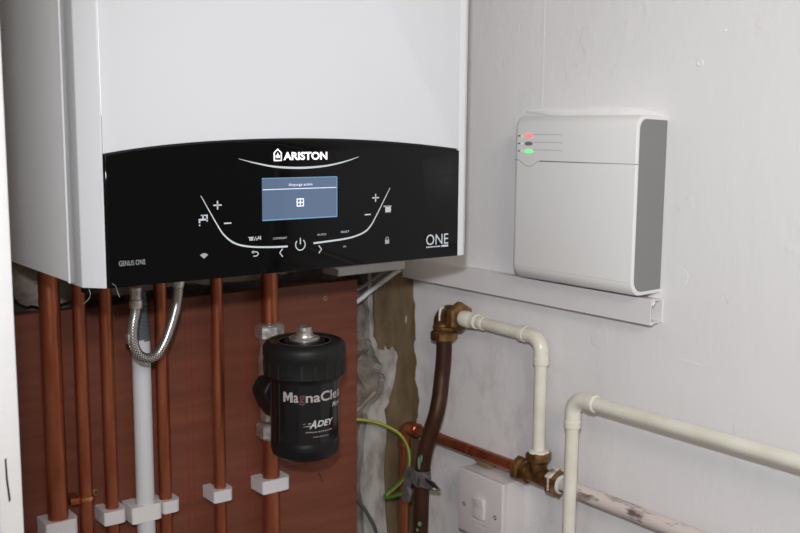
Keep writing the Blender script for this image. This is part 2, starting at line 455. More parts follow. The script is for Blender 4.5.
for a, b_ in zip(key, key[1:]):
    for k in range(4):
        t = k / 4; poly.append((a[0] + (b_[0] - a[0]) * t, a[1] + (b_[1] - a[1]) * t + random.uniform(-0.0025, 0.0025)))
poly += [(0.88, -0.178), (0.88, 0.9)]
g.prism(poly, 'xz', BW, 1.15)
g.mi = 2                        # scraped whitewash edge
wp = [(0.801, -0.17), (0.800, -0.236), (0.804, -0.27), (0.805, -0.2945), (0.812, -0.313), (0.8268, -0.336), (0.824, -0.343), (0.829, -0.3507), (0.8324, -0.3605), (0.8235, -0.383), (0.809, -0.391), (0.800, -0.4045), (0.797, -0.441), (0.788, -0.50), (0.7955, -0.582), (0.79, -0.75), (0.86, -0.75), (0.86, -0.17)]
wq = []
for a, b_ in zip(wp[:15], wp[1:16]):
    for k in range(4):
        t = k / 4; wq.append((a[0] + (b_[0] - a[0]) * t + random.uniform(-0.0018, 0.0018), a[1] + (b_[1] - a[1]) * t))
g.prism(wq + wp[15:], 'xz', BW + 0.0035, 1.15)
g.mi = 3                        # brown painted strip
bp_ = [(0.8082, -0.178), (0.8083, -0.2367), (0.8104, -0.290), (0.816, -0.300), (0.8175, -0.309), (0.8266, -0.312), (0.830, -0.300), (0.8365, -0.313), (0.843, -0.308), (0.851, -0.316), (0.854, -0.325), (0.849, -0.36), (0.8418, -0.3815), (0.839, -0.392), (0.8309, -0.4023), (0.8348, -0.433), (0.8297, -0.4934), (0.836, -0.5926), (0.833, -0.75)]
bq = []
for a, b_ in zip(bp_, bp_[1:]):
    for k in range(3):
        t = k / 3; bq.append((a[0] + (b_[0] - a[0]) * t + random.uniform(-0.0012, 0.0012), a[1] + (b_[1] - a[1]) * t))
g.prism(bq + [bp_[-1], (0.8805, -0.75), (0.8805, -0.178)], 'xz', BW, 1.15)
g.mi = 2                        # chip of old white in the brown strip
g.prism([(0.8655, -0.268), (0.868, -0.266), (0.8675, -0.276), (0.8655, -0.277)], 'xz', BW - 0.0004, BW + 0.01)
st(g.emit('wall_back', ['stone', 'plaster', 'oldwhite', 'brown'], ang=25))

g = G(); g.box(0.05, 0.15, 0.645, 1.3, -1.5, 0.9); st(g.emit('wall_left', 'ceil', flat=True))
# cupboard door frame at the left edge of the picture
g = G()
g.box(0.1609, 0.1765, 0.62, 0.65, -1.5, 0.9, 0.0025)
g.mi = 1; g.box(-0.6, 0.1604, 0.632, 0.66, -1.5, 0.9)
g.mi = 2; g.prism([(0.1660, -0.207), (0.1670, -0.206), (0.1673, -0.220), (0.1685, -0.234), (0.1673, -0.2355), (0.1661, -0.220)], 'xz', 0.6197, 0.625)
st(g.emit('trim_1', ['jamb', 'jambold', 'dark']))

# fresh filler smeared along the wall above the white control box, and small plaster flaws
g = G()
sm = [(0.8790, 0.0283), (0.8447, 0.0315), (0.7958, 0.0300), (0.775, 0.0318), (0.7575, 0.0325), (0.730, 0.0322), (0.6999, 0.0304), (0.6793, 0.0258), (0.6631, 0.0195), (0.70, 0.0195), (0.78, 0.0195), (0.83, 0.022), (0.866, 0.0262)]
g.prism(sm, 'yz', RW - 0.0022, RW + 0.01, 0.0012, 2)
st(g.emit('trim_3', 'filler'))
g = G()
for (cy, cz, r) in ((0.6245, 0.0746, 0.0036), (0.5966, 0.1062, 0.0016)):
    g.lathe([(r * 1.3, -0.004), (r * 1.25, 0), (r, 0.0009), (r * 0.7, 0.001), (r * 0.55, 0.0003)], (RW, cy, cz), (-1, 0, 0), 14)
for (cy, cz, ry, rz) in ((0.6365, -0.1539, 0.010, 0.012), (0.62, -0.245, 0.016, 0.002)):
    pl = [(cy + ry * math.cos(a) * (1 + 0.12 * math.sin(3 * a)), cz + rz * math.sin(a)) for a in [k * math.pi / 9 for k in range(18)]]
    g.prism(pl, 'yz', RW - 0.0004, RW + 0.01, 0.0002, 1)
g.prism([(0.8512, -0.14), (0.8490, -0.14), (0.8492, 0.9), (0.8514, 0.9)], 'yz', RW - 0.0003, RW + 0.01)
st(g.emit('trim_4', 'wall'))

# ------------------------------------------------------------------ boiler
ZB = -0.132
XL, XR = 0.2845, 0.7065
boiler = thing('wall_boiler', 'white wall-hung combi boiler with black glass control panel', 'boiler', ((XL + XR) / 2, BW, ZB))
g = G(); g.box(XL + 0.001, XR - 0.001, 0.8345, BW, ZB, 0.60, 0.0012)
g.emit('side_casing', 'boiler_side', boiler)
# front cover: chamfered corners, in plan; panel bay at the foot cut by an arc
FY = 0.7877
XA, XB, XF = 0.3003, 0.6905, 0.6990
def arc_z(x):
    t = (x - 0.4953) / 0.195
    return -0.0074 - 0.0108 * t * t - 0.0025 * max(0, -t) ** 5
g = G()
for xs in (0, 1):
    q = [(XL, 0.8335), (XL, 0.8035), (XA - 0.0012, FY + 0.0006), (XA, FY + 0.0006), (XA, 0.8335)]
    if xs: q = [(XR, 0.8335), (XR, 0.7985), (0.7045, 0.7915), (XF, FY + 0.0006), (XB, FY + 0.0006), (XB, 0.8335)]
    g.prism(q, 'xy', ZB, 0.60, 0.0009, 2)
n = 28
top = [(XA + (XB - XA) * i / n, arc_z(XA + (XB - XA) * i / n) + 0.0014) for i in range(n + 1)]
g.prism(top + [(XB, 0.60), (XA, 0.60)], 'xz', FY, 0.8335, 0.0008, 2)
g.tube([(XL - 0.0001, 0.8332, ZB + 0.0005), (XL - 0.0001, 0.8332, 0.6)], 0.0014, 10)
g.tube([(XA - 0.0003, FY + 0.0002, 0.012), (XA - 0.0003, FY + 0.0002, 0.6)], 0.0008, 8)
g.emit('front_cover', 'boiler', boiler)
g = G(); g.box(XA + 0.0005, XB - 0.0005, FY + 0.003, 0.8335, ZB + 0.001, 0.02); g.emit('panel_recess', 'dark', boiler)
g = G(); g.box(XL + 0.006, XR - 0.006, 0.80, BW - 0.002, ZB + 0.004, ZB + 0.008)
g.box(0.33, 0.37, 0.93, 1.02, ZB - 0.006, ZB + 0.005, 0.001); g.box(0.57, 0.64, 0.98, 1.08, ZB - 0.01, ZB + 0.005, 0.002)
g.emit('underside_plate', 'darkmetal', boiler)
g = G(); g.box(0.3085, 0.3215, 0.862, 0.875, ZB - 0.016, ZB + 0.004, 0.001); g.emit('rubber_foot', 'blackm', boiler)
# control panel glass
PY = 0.7857
top = [(XA + 0.001 + (XB - XA - 0.002) * i / n, arc_z(XA + (XB - XA) * i / n)) for i in range(n + 1)]
g = G(); g.prism([(XB - 0.001, ZB + 0.0005), (XA + 0.001, ZB + 0.0002)] + top, 'xz', PY, FY + 0.003, 0.0005, 2)
panel = g.emit('control_panel', 'panel', boiler)
# display
g = G(); g.mi = 0
sx0, sx1, sz0, sz1 = 0.4486, 0.5320, -0.0820, -0.0424
g.box(sx0, sx1, PY - 0.0003, PY + 0.0002, sz0, sz1)
g.mi = 1
for a in ((sx0, sx1, sz0, sz0 + 0.0010), (sx0, sx1, sz1 - 0.0006, sz1), (sx1 - 0.0007, sx1, sz0, sz1)): g.box(a[0], a[1], PY - 0.0005, PY, a[2], a[3])
disp = g.emit('display', ['screen', 'screenedge'], boiler)
g = G(); text_on(g, 'Airpurge active', 0.4768, 0.5032, -0.0511, -0.0480, PY - 0.0003, 0.0)
g.box(0.4492, 0.5308, PY - 0.0006, PY, -0.0534, -0.0528)
g.emit('screen_text', 'screenink', disp)
g = G()
for z in (-0.0696, -0.0663, -0.0629): g.box(0.4862, 0.4932, PY - 0.0006, PY, z - 0.0005, z + 0.0005)
for x in (0.4862, 0.4897, 0.4932): g.box(x - 0.0005, x + 0.0005, PY - 0.0006, PY, -0.0700, -0.0625)
g.emit('screen_icon', 'screenink', disp)
Y1 = PY
# brand lettering and house logo
g = G(); text_on(g, 'ARISTON', 0.4716, 0.5205, -0.0262, -0.0186, Y1, 0.035, th=0.0005)
g.emit('brand_lettering', 'logo', panel)
g = G()
hx0, hx1 = 0.4613, 0.4700; hm = (hx0 + hx1) / 2
W = 0.0012
g.ribbon([(hx0 + .0006, -0.0264, W), (hx0 + .0006, -0.0192, W), (hm, -0.0160, W), (hx1 - .0006, -0.0192, W), (hx1 - .0006, -0.0264, W), (hx0, -0.0264, W)], Y1, 0.0005, 1)
g.prism([(hm - .0019, -0.0240), (hm + .0019, -0.0240), (hm + .0022, -0.0218), (hm + .0008, -0.0212), (hm, -0.0190), (hm - .0008, -0.0212), (hm - .0022, -0.0218)], 'xz', Y1 - 0.0005, Y1)
g.emit('brand_emblem', 'logo', panel)
g = G()
g.ribbon([(0.4248, -0.0244, 0.0003), (0.4417, -0.0284, 0.0011), (0.4627, -0.0321, 0.0017), (0.4899, -0.0336, 0.0020), (0.5181, -0.0322, 0.0017), (0.5415, -0.0282, 0.0012), (0.5576, -0.0238, 0.0004)], Y1)
g.emit('logo_swoosh', 'print', panel)
g = G()
g.ribbon([(0.3868, -0.0566, 0.0006), (0.3927, -0.0667, 0.0008), (0.4013, -0.0814, 0.0011), (0.4090, -0.0927, 0.0014), (0.4200, -0.1010, 0.0016), (0.4354, -0.1050, 0.0016), (0.4565, -0.1068, 0.0017), (0.4755, -0.1074, 0.0018)], Y1)
g.emit('left_slider_line', 'print', panel)
g = G()
g.ribbon([(0.5968, -0.0555, 0.0006), (0.5912, -0.0645, 0.0008), (0.5806, -0.0815, 0.0011), (0.5728, -0.0926, 0.0014), (0.5651, -0.0987, 0.0016), (0.5520, -0.1026, 0.0016), (0.5367, -0.1045, 0.0017), (0.5045, -0.1062, 0.0018)], Y1)
g.emit('right_slider_line', 'print', panel)
def sym(name, fn, m='print'):
    g = G(); fn(g); g.emit(name, m, panel)
def bar(g, x, z, w, h): g.box(x - w / 2, x + w / 2, Y1 - 0.0003, Y1, z - h / 2, z + h / 2)
for nm, x, z, xm, zm in (('plus_symbol', 0.4030, -0.0655, 0.4128, -0.0822), ('plus_symbol', 0.5787, -0.0649, 0.5690, -0.0814)):
    sym(nm, lambda g: (bar(g, x, z, 0.0082, 0.0012), bar(g, x, z, 0.0012, 0.0078)))
    sym('minus_symbol', lambda g: bar(g, xm, zm, 0.0074, 0.0012))
def tap(g):
    bar(g, 0.3885, -0.0778, 0.0085, 0.0016); bar(g, 0.3885, -0.0755, 0.0013, 0.0035); bar(g, 0.3890, -0.0740, 0.0050, 0.0010)
    bar(g, 0.3851, -0.0795, 0.0015, 0.0025); bar(g, 0.3924, -0.0765, 0.0014, 0.0062); bar(g, 0.3851, -0.0826, 0.0012, 0.0012)
sym('tap_symbol', tap)
def wifi(g):
    c = (0.3888, -0.1128)
    g.prism([c] + [(c[0] + 0.0050 * math.sin(a), c[1] + 0.0050 * math.cos(a)) for a in [math.radians(d) for d in range(-50, 51, 10)]], 'xz', Y1 - 0.0003, Y1)
sym('wifi_symbol', wifi, 'dimprint')
def rad(g):
    for k in range(4): bar(g, 0.5918 + k * 0.0018, -0.0772, 0.0015, 0.0072)
    bar(g, 0.5937, -0.0739, 0.0098, 0.0010); bar(g, 0.5945, -0.0804, 0.0070, 0.0008)
sym('radiator_symbol', rad)
def lock(g):
    bar(g, 0.5935, -0.1102, 0.0052, 0.0042)
    g.ribbon([(0.5918, -0.1084, 0.0007), (0.5920, -0.1066, 0.0007), (0.5935, -0.1056, 0.0007), (0.5950, -0.1066, 0.0007), (0.5952, -0.1084, 0.0007)], Y1)
sym('lock_symbol', lock, 'dimprint')
def power(g):
    c = (0.4897, -0.1066); r = 0.0053
    g.ribbon([(c[0] + r * math.sin(a), c[1] + r * math.cos(a), 0.0010) for a in [math.radians(d) for d in range(38, 323, 12)]], Y1, sm=2)
    bar(g, c[0], c[1] + 0.0035, 0.0011, 0.0060)
sym('power_symbol', power)
sym('left_arrow_symbol', lambda g: g.ribbon([(0.4700, -0.1092, 0.0010), (0.4668, -0.1130, 0.0010), (0.4700, -0.1168, 0.0010)], Y1, sm=1))
sym('right_arrow_symbol', lambda g: g.ribbon([(0.5105, -0.1088, 0.0010), (0.5137, -0.1126, 0.0010), (0.5105, -0.1164, 0.0010)], Y1, sm=1))
def back(g):
    g.ribbon([(0.4376, -0.1103, 0.0009), (0.4420, -0.1103, 0.0009), (0.4438, -0.1121, 0.0009), (0.4420, -0.1140, 0.0009), (0.4385, -0.1140, 0.0009)], Y1, sm=4)
    g.prism([(0.4366, -0.1103), (0.4390, -0.1086), (0.4390, -0.1120)], 'xz', Y1 - 0.0003, Y1)
sym('return_symbol', back)
def heat(g):
    for k in range(3): bar(g, 0.4353 + k * 0.0014, -0.0981, 0.0009, 0.0028)
    bar(g, 0.4365, -0.0964, 0.0060, 0.0006)
    g.ribbon([(0.4399, -0.0996, 0.0006), (0.4413, -0.0962, 0.0006)], Y1, sm=1)
    bar(g, 0.4444, -0.0979, 0.0045, 0.0009); bar(g, 0.4444, -0.0968, 0.0009, 0.002); bar(g, 0.4464, -0.0975, 0.0009, 0.0036); bar(g, 0.4426, -0.0987, 0.0009, 0.0018)
sym('mode_symbol', heat)
for nm, tx, x0_, x1_, z0_, z1_, mm, bo in (('comfort_lettering', 'COMFORT', .4598, .4748, -.1000, -.0981, 'print', 0.0), ('auto_lettering', 'AUTO', .5087, .5190, -.0992, -.0974, 'print', 0.0),
        ('reset_lettering', 'RESET', .5366, .5466, -.0981, -.0962, 'print', 0.0), ('ok_lettering', 'OK', .5390, .5428, -.1126, -.1109, 'print', 0.0),
        ('model_lettering', 'GENUS ONE', .3102, .3336, -.1134, -.1092, 'print', -0.018), ('series_lettering', 'ONE', .6450, .6756, -.1174, -.1062, 'print', 0.0)):
    g = G(); text_on(g, tx, x0_, x1_, z0_, z1_, Y1, bo); g.emit(nm, mm, panel)
def strip(g):
    for k in range(9): bar(g, 0.6461 + k * 0.0022, -0.1195, 0.0016, 0.0013)
    bar(g, 0.6708, -0.1194, 0.0094, 0.0020)
sym('series_strip', strip)
# shred of torn protective film at the panel's lower left corner
g = G()
g.tube(catmull([Vector(p) for p in [(0.3035, 0.7850, -0.1275), (0.3060, 0.7840, -0.1300), (0.3075, 0.7830, -0.1360), (0.3090, 0.7825, -0.1395)]], 5), 0.00012, 5)
g.emit('torn_film_shred', 'whiteink', boiler); g = G()
g.tube(catmull([Vector(p) for p in [(0.2895, 0.8010, -0.1330), (0.2900, 0.8000, -0.1380), (0.2880, 0.8005, -0.1420), (0.2845, 0.8010, -0.1450)]], 5), 0.00012, 5)
g.emit('torn_film_shred', 'whiteink', boiler); g = G()
g.tube(catmull([Vector(p) for p in [(0.2990, 0.7870, -0.030), (0.2972, 0.7865, -0.045), (0.2968, 0.7865, -0.06), (0.2985, 0.7868, -0.075)]], 5), 0.0001, 5)
g.emit('torn_film_shred', 'whiteink', boiler)

# ------------------------------------------------------------------ plywood board behind the pipes
BY = 1.078
g = G(); g.box(0.16, 0.7635, BY, BY + 0.018, -1.2, -0.2005, 0.0006, 1)
bo = g.emit('plywood_board', 'board', origin=at(0.46, BY, -1.2)); tag(bo, 'reddish plywood backing board fixed behind the copper pipes', 'board')
ORG['board'] = ORG[bo.name]
g = G()
for x in (0.5065, 0.5140, 0.3775, 0.4075, 0.4730, 0.5440, 0.5900, 0.6190): g.box(x - .0004, x + .0004, BY - 0.0002, BY + 0.002, -1.1, -0.21)
g.prism([(0.17, -0.4455), (0.508, -0.4533), (0.578, -0.4490), (0.600, -0.4462), (0.600, -0.4474), (0.578, -0.4502), (0.508, -0.4545), (0.17, -0.4467)], 'xz', BY - 0.0002, BY + 0.002)
g.emit('red_marking_line', 'redline', bo)
g = G(); g.prism([(0.698, -0.462), (0.700, -0.464), (0.705, -0.475), (0.7065, -0.479), (0.703, -0.474)], 'xz', BY - 0.0003, BY + 0.002); g.emit('dark_scratch', 'dark', bo)
def screw(x, z, label, r=0.0042):
    t = thing('brass_screw', label, 'screw', (x, BY, z))
    g = G(); g.lathe([(r * 0.5, -0.01), (r, 0.0), (r, 0.0006), (r * 0.8, 0.0014)], (x, BY, z), (0, -1, 0), 20); g.emit('screw_head', 'brassscrew', t)
    g = G()
    for a in (0.6, 0.6 + math.pi / 2):
        c, s_ = math.cos(a), math.sin(a); l, w = r * 0.6, r * 0.13
        g.prism([(x + c * l - s_ * w, z + s_ * l + c * w), (x - c * l - s_ * w, z - s_ * l + c * w), (x - c * l + s_ * w, z - s_ * l - c * w), (x + c * l + s_ * w, z + s_ * l - c * w)], 'xz', BY - 0.0016, BY - 0.0012)
    g.emit('cross_slot', 'dark', t)
screw(0.3885, -0.4200, 'brass cross-head screw low in the plywood between two copper pipes')
screw(0.7103, -0.2215, 'brass cross-head screw near the plywood top right corner', 0.0034)

# ------------------------------------------------------------------ vertical copper pipes on the board
def pipe(x, y, r, z1, label, group='copper pipes under the boiler', z0=-1.2):
    g = G(); g.tube([(x, y, z0), (x, y, z1)], r, 28)
    o = g.emit('copper_pipe', 'copper', origin=at(x, y, z0)); tag(o, label, 'pipe', group); return o
PYP = 1.0595
specs = [(0.3382, 0.0112, 'thick copper pipe, leftmost under the boiler'),
         (0.3705, 0.0077, 'thin copper pipe second from the left, held by a small copper bracket'),
         (0.4007, 0.0077, 'thin copper pipe just left of the white waste pipe'),
         (0.4671, 0.0077, 'thin copper pipe just right of the white waste pipe'),
         (0.5400, 0.0077, 'thin copper pipe standing alone between waste pipe and black filter'),]
for x, r, lb in specs: pipe(x, PYP, r, ZB - 0.002, lb)
x6 = 0.6137
pipe(x6, PYP, 0.0112, ZB - 0.012, 'thick copper pipe from boiler down into the upper nut of the black filter', z0=-0.2655)
pipe(x6, PYP, 0.0112, -0.373, 'thick copper pipe leaving the bottom nut of the black filter')

# white plastic clips
def clip(xa, xb, x, r, za, zb_, label, m='clip', grp='white plastic pipe clips'):
    """moulded clip: flat cheeks standing off the board, rounded nose closing round the pipe"""
    yf = 1.0465; rc = 0.0065
    P = [(xa, BY), (xa, yf + 0.0022), (xa + 0.0012, yf + 0.0006), (xa + 0.0035, yf), (xb - rc, yf - 0.0006)]
    for k in range(1, 9):
        a = math.pi / 2 - k * math.pi / 16
        P.append((xb - rc + rc * math.cos(a), yf - 0.0006 + rc * (1 - math.sin(a)) * 1.15))
    P.append((xb, BY))
    Q = [(x + r * math.sin(a), min(PYP - r * math.cos(a), BY - 0.001)) for a in [math.radians(150 - k * 20) for k in range(16)]]
    poly = P + [(x + r * 0.5, BY)] + Q + [(x - r * 0.5, BY)]
    g = G(); g.prism(poly, 'xy', zb_, za)
    tag(g.emit('pipe_clip', m, origin=at((xa + xb) / 2, BY, zb_)), label, 'clip', grp)
clip(0.3205, 0.3570, 0.3382, 0.0114, -0.4330, -0.4540, 'large white clip at the foot of the leftmost thick copper pipe')
clip(0.3867, 0.4135, 0.4007, 0.0079, -0.4355, -0.4515, 'white clip on the thin copper pipe left of the waste pipe')
clip(0.4590, 0.4808, 0.4671, 0.0079, -0.4395, -0.4545, 'white clip on the thin copper pipe right of the waste pipe')
clip(0.5257, 0.5525, 0.5400, 0.0079, -0.4420, -0.4570, 'white clip on the lone thin copper pipe in the middle')
clip(0.5942, 0.6355, 0.6137, 0.0114, -0.4445, -0.4615, 'white clip on the thick copper pipe below the black filter')
clip(0.4200, 0.4580, 0.4408, 0.0110, -0.4380, -0.4580, 'off-white clip gripping the white waste pipe', 'abs')
# small copper bracket and band on the second pipe
t = thing('copper_bracket', 'small copper saddle band around the second thin pipe', 'bracket', (0.3705, BY, -0.418))
g = G(); g.lathe([(0.0079, -0.0028), (0.0088, -0.0024), (0.0091, 0), (0.0088, 0.0024), (0.0079, 0.0028)], (0.3705, PYP, -0.4165), seg=28); g.emit('band', 'coppershiny', t)
g = G(); g.box(0.3520, 0.3640, PYP - 0.003, BY, -0.4220, -0.4140, 0.001); g.emit('bracket_arm', 'copper', t)

# white waste pipe with corrugated grey hose
t = thing('waste_pipe', 'white plastic condensate waste pipe with grey corrugated hose on top', 'pipe', (0.4408, PYP - 0.002, -1.2))
g = G(); g.tube([(0.4408, PYP - 0.002, -1.2), (0.4408, PYP - 0.002, -0.5), (0.4408, PYP - 0.002, -0.2395)], 0.0107, 28); g.emit('plastic_pipe', 'pvc', t)
g = G(); prof = []
nr = 15
for k in range(nr):
    f = k / (nr - 1); z = -0.2405 + f * 0.064; r = 0.0108 - 0.0047 * f
    prof += [(r - 0.0010, z - 0.0016), (r, z - 0.0008), (r, z + 0.0008), (r - 0.0010, z + 0.0016)]
prof += [(0.006, -0.17), (0.006, ZB)]
g.lathe(prof, (0.4415, PYP - 0.002, 0), seg=24); g.emit('corrugated_hose', 'corr', t)

# braided steel filling loop
t = thing('braided_hose', 'braided steel filling loop hanging in a U below the boiler', 'hose', (0.43, 1.0, ZB))
hp = [(0.4117, 0.998, -0.186), (0.4105, 0.998, -0.197), (0.4070, 0.997, -0.212), (0.4065, 0.996, -0.228), (0.4110, 0.995, -0.2415), (0.4210, 0.994, -0.2480), (0.4330, 0.994, -0.2450), (0.4435, 0.995, -0.2310), (0.4520, 0.996, -0.2120), (0.4590, 0.998, -0.1920), (0.4630, 1.0, -0.1700)]
g = G(); g.tube(catmull([Vector(p) for p in hp], 10), 0.0056, 20); g.emit('braid', 'braid', t)
for (x, y, z, ex, top) in ((0.4117, 0.998, -0.186, 0.0, 0), (0.4625, 1.0, -0.168, 0.22, 1)):
    g = G(); g.lathe([(0.0064, -0.006), (0.0072, -0.005), (0.0072, 0.0035), (0.0062, 0.0045), (0.0062, 0.011), (0.0069, 0.012), (0.0069, 0.017), (0.006, 0.018)], (x, y, z), (ex, 0, 1), 24)
    g.emit('crimped_ferrule', 'nickel', t)
g = G(); g.lathe([(0.0050, -0.168), (0.0050, -0.1605), (0.0075, -0.1600), (0.0075, ZB)], (0.4117, 0.998, 0), seg=20)
g.emit('brass_spigot', 'brass', t)
g = G(); g.lathe([(0.0065, -0.152), (0.0065, ZB)], (0.4660, 1.0, 0), seg=20); g.emit('brass_spigot', 'brass', t)
g = G(); g.box(0.3985, 0.4005, 0.990, 1.000, -0.229, -0.218, 0.0003); g.emit('crimp_tag', 'nickel', t)

# ------------------------------------------------------------------ magnetic filter
cx, cy = 0.6095, 0.970
t = thing('magnetic_filter', 'black cylindrical magnetic heating filter plumbed beside the thick copper pipe', 'filter', (cx, cy, -0.39))
g = G(); g.lathe([(0.020, -0.3885), (0.034, -0.3875), (0.0395, -0.3835), (0.0415, -0.3770), (0.0415, -0.3670), (0.0408, -0.3655), (0.0408, -0.3640), (0.0412, -0.2830), (0.0420, -0.2810)], (cx, cy, 0), seg=64)
can = g.emit('canister', 'blackp', t)
g = G(); R_ = 0.0414
g.tube([(cx, cy, -0.3640), (cx, cy, -0.2925)], R_, 64, caps=False); g.emit('glossy_label', 'label', can)
g = G()
g.lathe([(0.0440, -0.2875), (0.0475, -0.2870), (0.0487, -0.2855), (0.0489, -0.2650), (0.0497, -0.2635), (0.0499, -0.2545), (0.0492, -0.2520), (0.0462, -0.2475), (0.0435, -0.2462), (0.0415, -0.2462), (0.0400, -0.2478), (0.0250, -0.2482), (0.0245, -0.2465), (0.0200, -0.2460)], (cx, cy, 0), seg=72)
for k in range(20):      # grip ribs round the ring
    a = 2 * math.pi * k / 20; c, s_ = math.cos(a), math.sin(a); r0, r1, w = 0.0475, 0.0496, 0.0022
    q = [(cx + c * r0 - s_ * w, cy + s_ * r0 + c * w), (cx + c * r1 - s_ * w, cy + s_ * r1 + c * w), (cx + c * r1 + s_ * w, cy + s_ * r1 - c * w), (cx + c * r0 + s_ * w, cy + s_ * r0 - c * w)]
    g.prism(q, 'xy', -0.2855, -0.2680, 0.0004, 1)
cap = g.emit('screw_cap', 'blackm', t)
g = G(); g.lathe([(0.0185, -0.2475), (0.0185, -0.2440), (0.0170, -0.2425), (0.0125, -0.2420), (0.0120, -0.2405), (0.0098, -0.2400), (0.0098, -0.2360), (0.0088, -0.2352), (0.0088, -0.2312), (0.0078, -0.2304), (0.0058, -0.2304), (0.0050, -0.2310), (0.0020, -0.2315)], (cx, cy, 0), seg=32)
g.emit('bleed_valve', 'nickel', cap)
g = G(); g.lathe([(0.0300, -0.2477), (0.0305, -0.2470), (0.0320, -0.2470), (0.0325, -0.2477)], (cx, cy, 0), seg=48); g.emit('cap_ring', 'darkmetal', cap)
def wrap(a0, R):       # metres round the label from angle a0 (degrees)
    return lambda X, Z: (cx + R * math.cos(math.radians(a0) + X / R), cy + R * math.sin(math.radians(a0) + X / R), Z)
RL = R_ + 0.0003
def letter_m(g, x0, x1, z0, z1, fn):
    t = bmesh.new()
    P = [(0, 0), (0, 1), (.3, 1), (.5, .52), (.7, 1), (1, 1), (1, 0), (.74, 0), (.74, .60), (.5, .08), (.26, .60), (.26, 0)]
    t.faces.new([t.verts.new((x0 + a * (x1 - x0), 0, z0 + b * (z1 - z0))) for a, b in P])
    bmesh.ops.triangulate(t, faces=list(t.faces))
    k = x0 - 0.001
    while k < x1 + 0.001:
        bmesh.ops.bisect_plane(t, geom=list(t.verts) + list(t.edges) + list(t.faces), plane_co=(k, 0, 0), plane_no=(1, 0, 0)); k += 0.0012
    for v in t.verts: v.co = fn(v.co.x, v.co.z)
    g.absorb(t)
g = G()
letter_m(g, 0.0, 0.0125, -0.3130, -0.3010, wrap(-159, RL)); text_on(g, 'a', 0.0135, 0.0195, -0.3130, -0.3040, 0, 0.018, fn=wrap(-159, RL)); text_on(g, 'naCle', 0.0280, 0.0735, -0.3130, -0.3010, 0, 0.018, fn=wrap(-159, RL)); text_on(g, 'an', 0.075, 0.092, -0.3130, -0.3042, 0, 0.018, fn=wrap(-159, RL))
g.emit('product_lettering', 'silverink', can)
g = G(); text_on(g, 'g', 0.0203, 0.0272, -0.3160, -0.3040, 0, 0.018, fn=wrap(-159, RL)); g.emit('faded_letter', 'dimink', can)
g = G(); text_on(g, 'Micro', 0.064, 0.082, -0.3225, -0.3165, 0, 0.02, 0.25, fn=wrap(-159, RL)); g.emit('size_lettering', 'silverink', can)
g = G(); f = wrap(-115, RL)
text_on(g, 'A', 0.000, 0.0085, -0.3445, -0.3345, 0, 0.03, 0.3, fn=f); text_on(g, 'DEY', 0.0095, 0.0310, -0.3430, -0.3355, 0, 0.03, 0.3, fn=f)
for dz, x0_ in ((0.0, -0.009), (-0.0030, -0.008)):
    t2 = [(x0_, -0.3390 + dz), (0.002, -0.3378 + dz), (0.002, -0.3388 + dz)]
    vs = [g.bm.verts.new(f(*p)) for p in t2]; g.bm.faces.new(vs)
g.emit('maker_lettering', 'whiteink', can)
g = G()
text_on(g, 'PROFESSIONAL HEATING SOLUTIONS', -0.004, 0.031, -0.3497, -0.3482, 0, 0.02, fn=f); text_on(g, 'www.adey.com', 0.0045, 0.0250, -0.3560, -0.3540, 0, 0.01, fn=f)
g.emit('small_print', 'silverink', can)
for z in (-0.2515, -0.3815):
    g = G(); g.hexn((x6, PYP, z), (0, 0, 1), 0.0185, 0.0190, 0.12)
    g.lathe([(0.0122, z - 0.0115), (0.0150, z - 0.0095), (0.0150, z + 0.0095), (0.0122, z + 0.0115)], (x6, PYP, 0), seg=24); g.emit('compression_nut', 'nickel', t)
g = G(); g.lathe([(0.0125, -0.368), (0.0135, -0.350), (0.0145, -0.345), (0.0145, -0.285), (0.0130, -0.275), (0.0130, -0.258)], (x6, PYP, 0), seg=28)
g.lathe([(0.012, 0), (0.012, 0.05)], (x6, PYP, -0.315), (0.05, -1, 0), 20)
g.emit('valve_body', 'nickel', t)
g = G()
wg = catmull([Vector((a, b, 0)) for a, b in [(0.600, -0.300), (0.5880, -0.3010), (0.5830, -0.3035), (0.5790, -0.3090), (0.5760, -0.3140), (0.5765, -0.3200), (0.5820, -0.3330), (0.5870, -0.3430), (0.5960, -0.3535), (0.610, -0.356)]], 4)
g.prism([(p.x, p.y) for p in wg] + [(0.625, -0.355), (0.625, -0.300)], 'xz', 1.008, 1.040, 0.0035, 3)
g.prism([(0.5850, -0.306), (0.5890, -0.306), (0.5930, -0.326), (0.5910, -0.342), (0.5860, -0.332), (0.5820, -0.318)], 'xz', 1.003, 1.012, 0.0015, 2)
wgo = g.emit('isolating_valve_lever', 'blackm', t)
g = G(); g.lathe([(0.002, -0.004), (0.0024, 0), (0.0018, 0.0012)], (0.5925, 1.006, -0.3155), (-0.35, -1, 0), 14); g.emit('red_indicator', 'red', wgo)

# ------------------------------------------------------------------ white trunking on the right wall, slab and cables behind the boiler
t = thing('cable_trunking', 'white mini trunking along the right wall under the white alarm box', 'trunking', (RW, 0.88, -0.2065))
g = G()
ya, yb = 0.6575, BW - 0.001; xf = 0.8585
g.prism([(RW, -0.2062), (0.8600, -0.2062), (0.8600, -0.2050), (RW - 0.0012, -0.2050), (RW - 0.0012, -0.1812), (0.8600, -0.1812), (0.8600, -0.1800), (RW, -0.1800)], 'xz', ya, yb)
g.emit('channel', 'trunk', t)
g = G()
g.prism([(0.8640, -0.2076), (xf, -0.2076), (xf, -0.1786), (0.8640, -0.1786), (0.8640, -0.1797), (0.8597, -0.1797), (0.8597, -0.2066), (0.8640, -0.2066)], 'xz', ya - 0.0006, yb, 0.0002, 1)
g.prism([(0.8650, -0.1798), (0.8660, -0.1832), (0.8612, -0.1868), (0.8600, -0.1840)], 'xz', ya - 0.0010, ya + 0.012, 0.0003, 1)
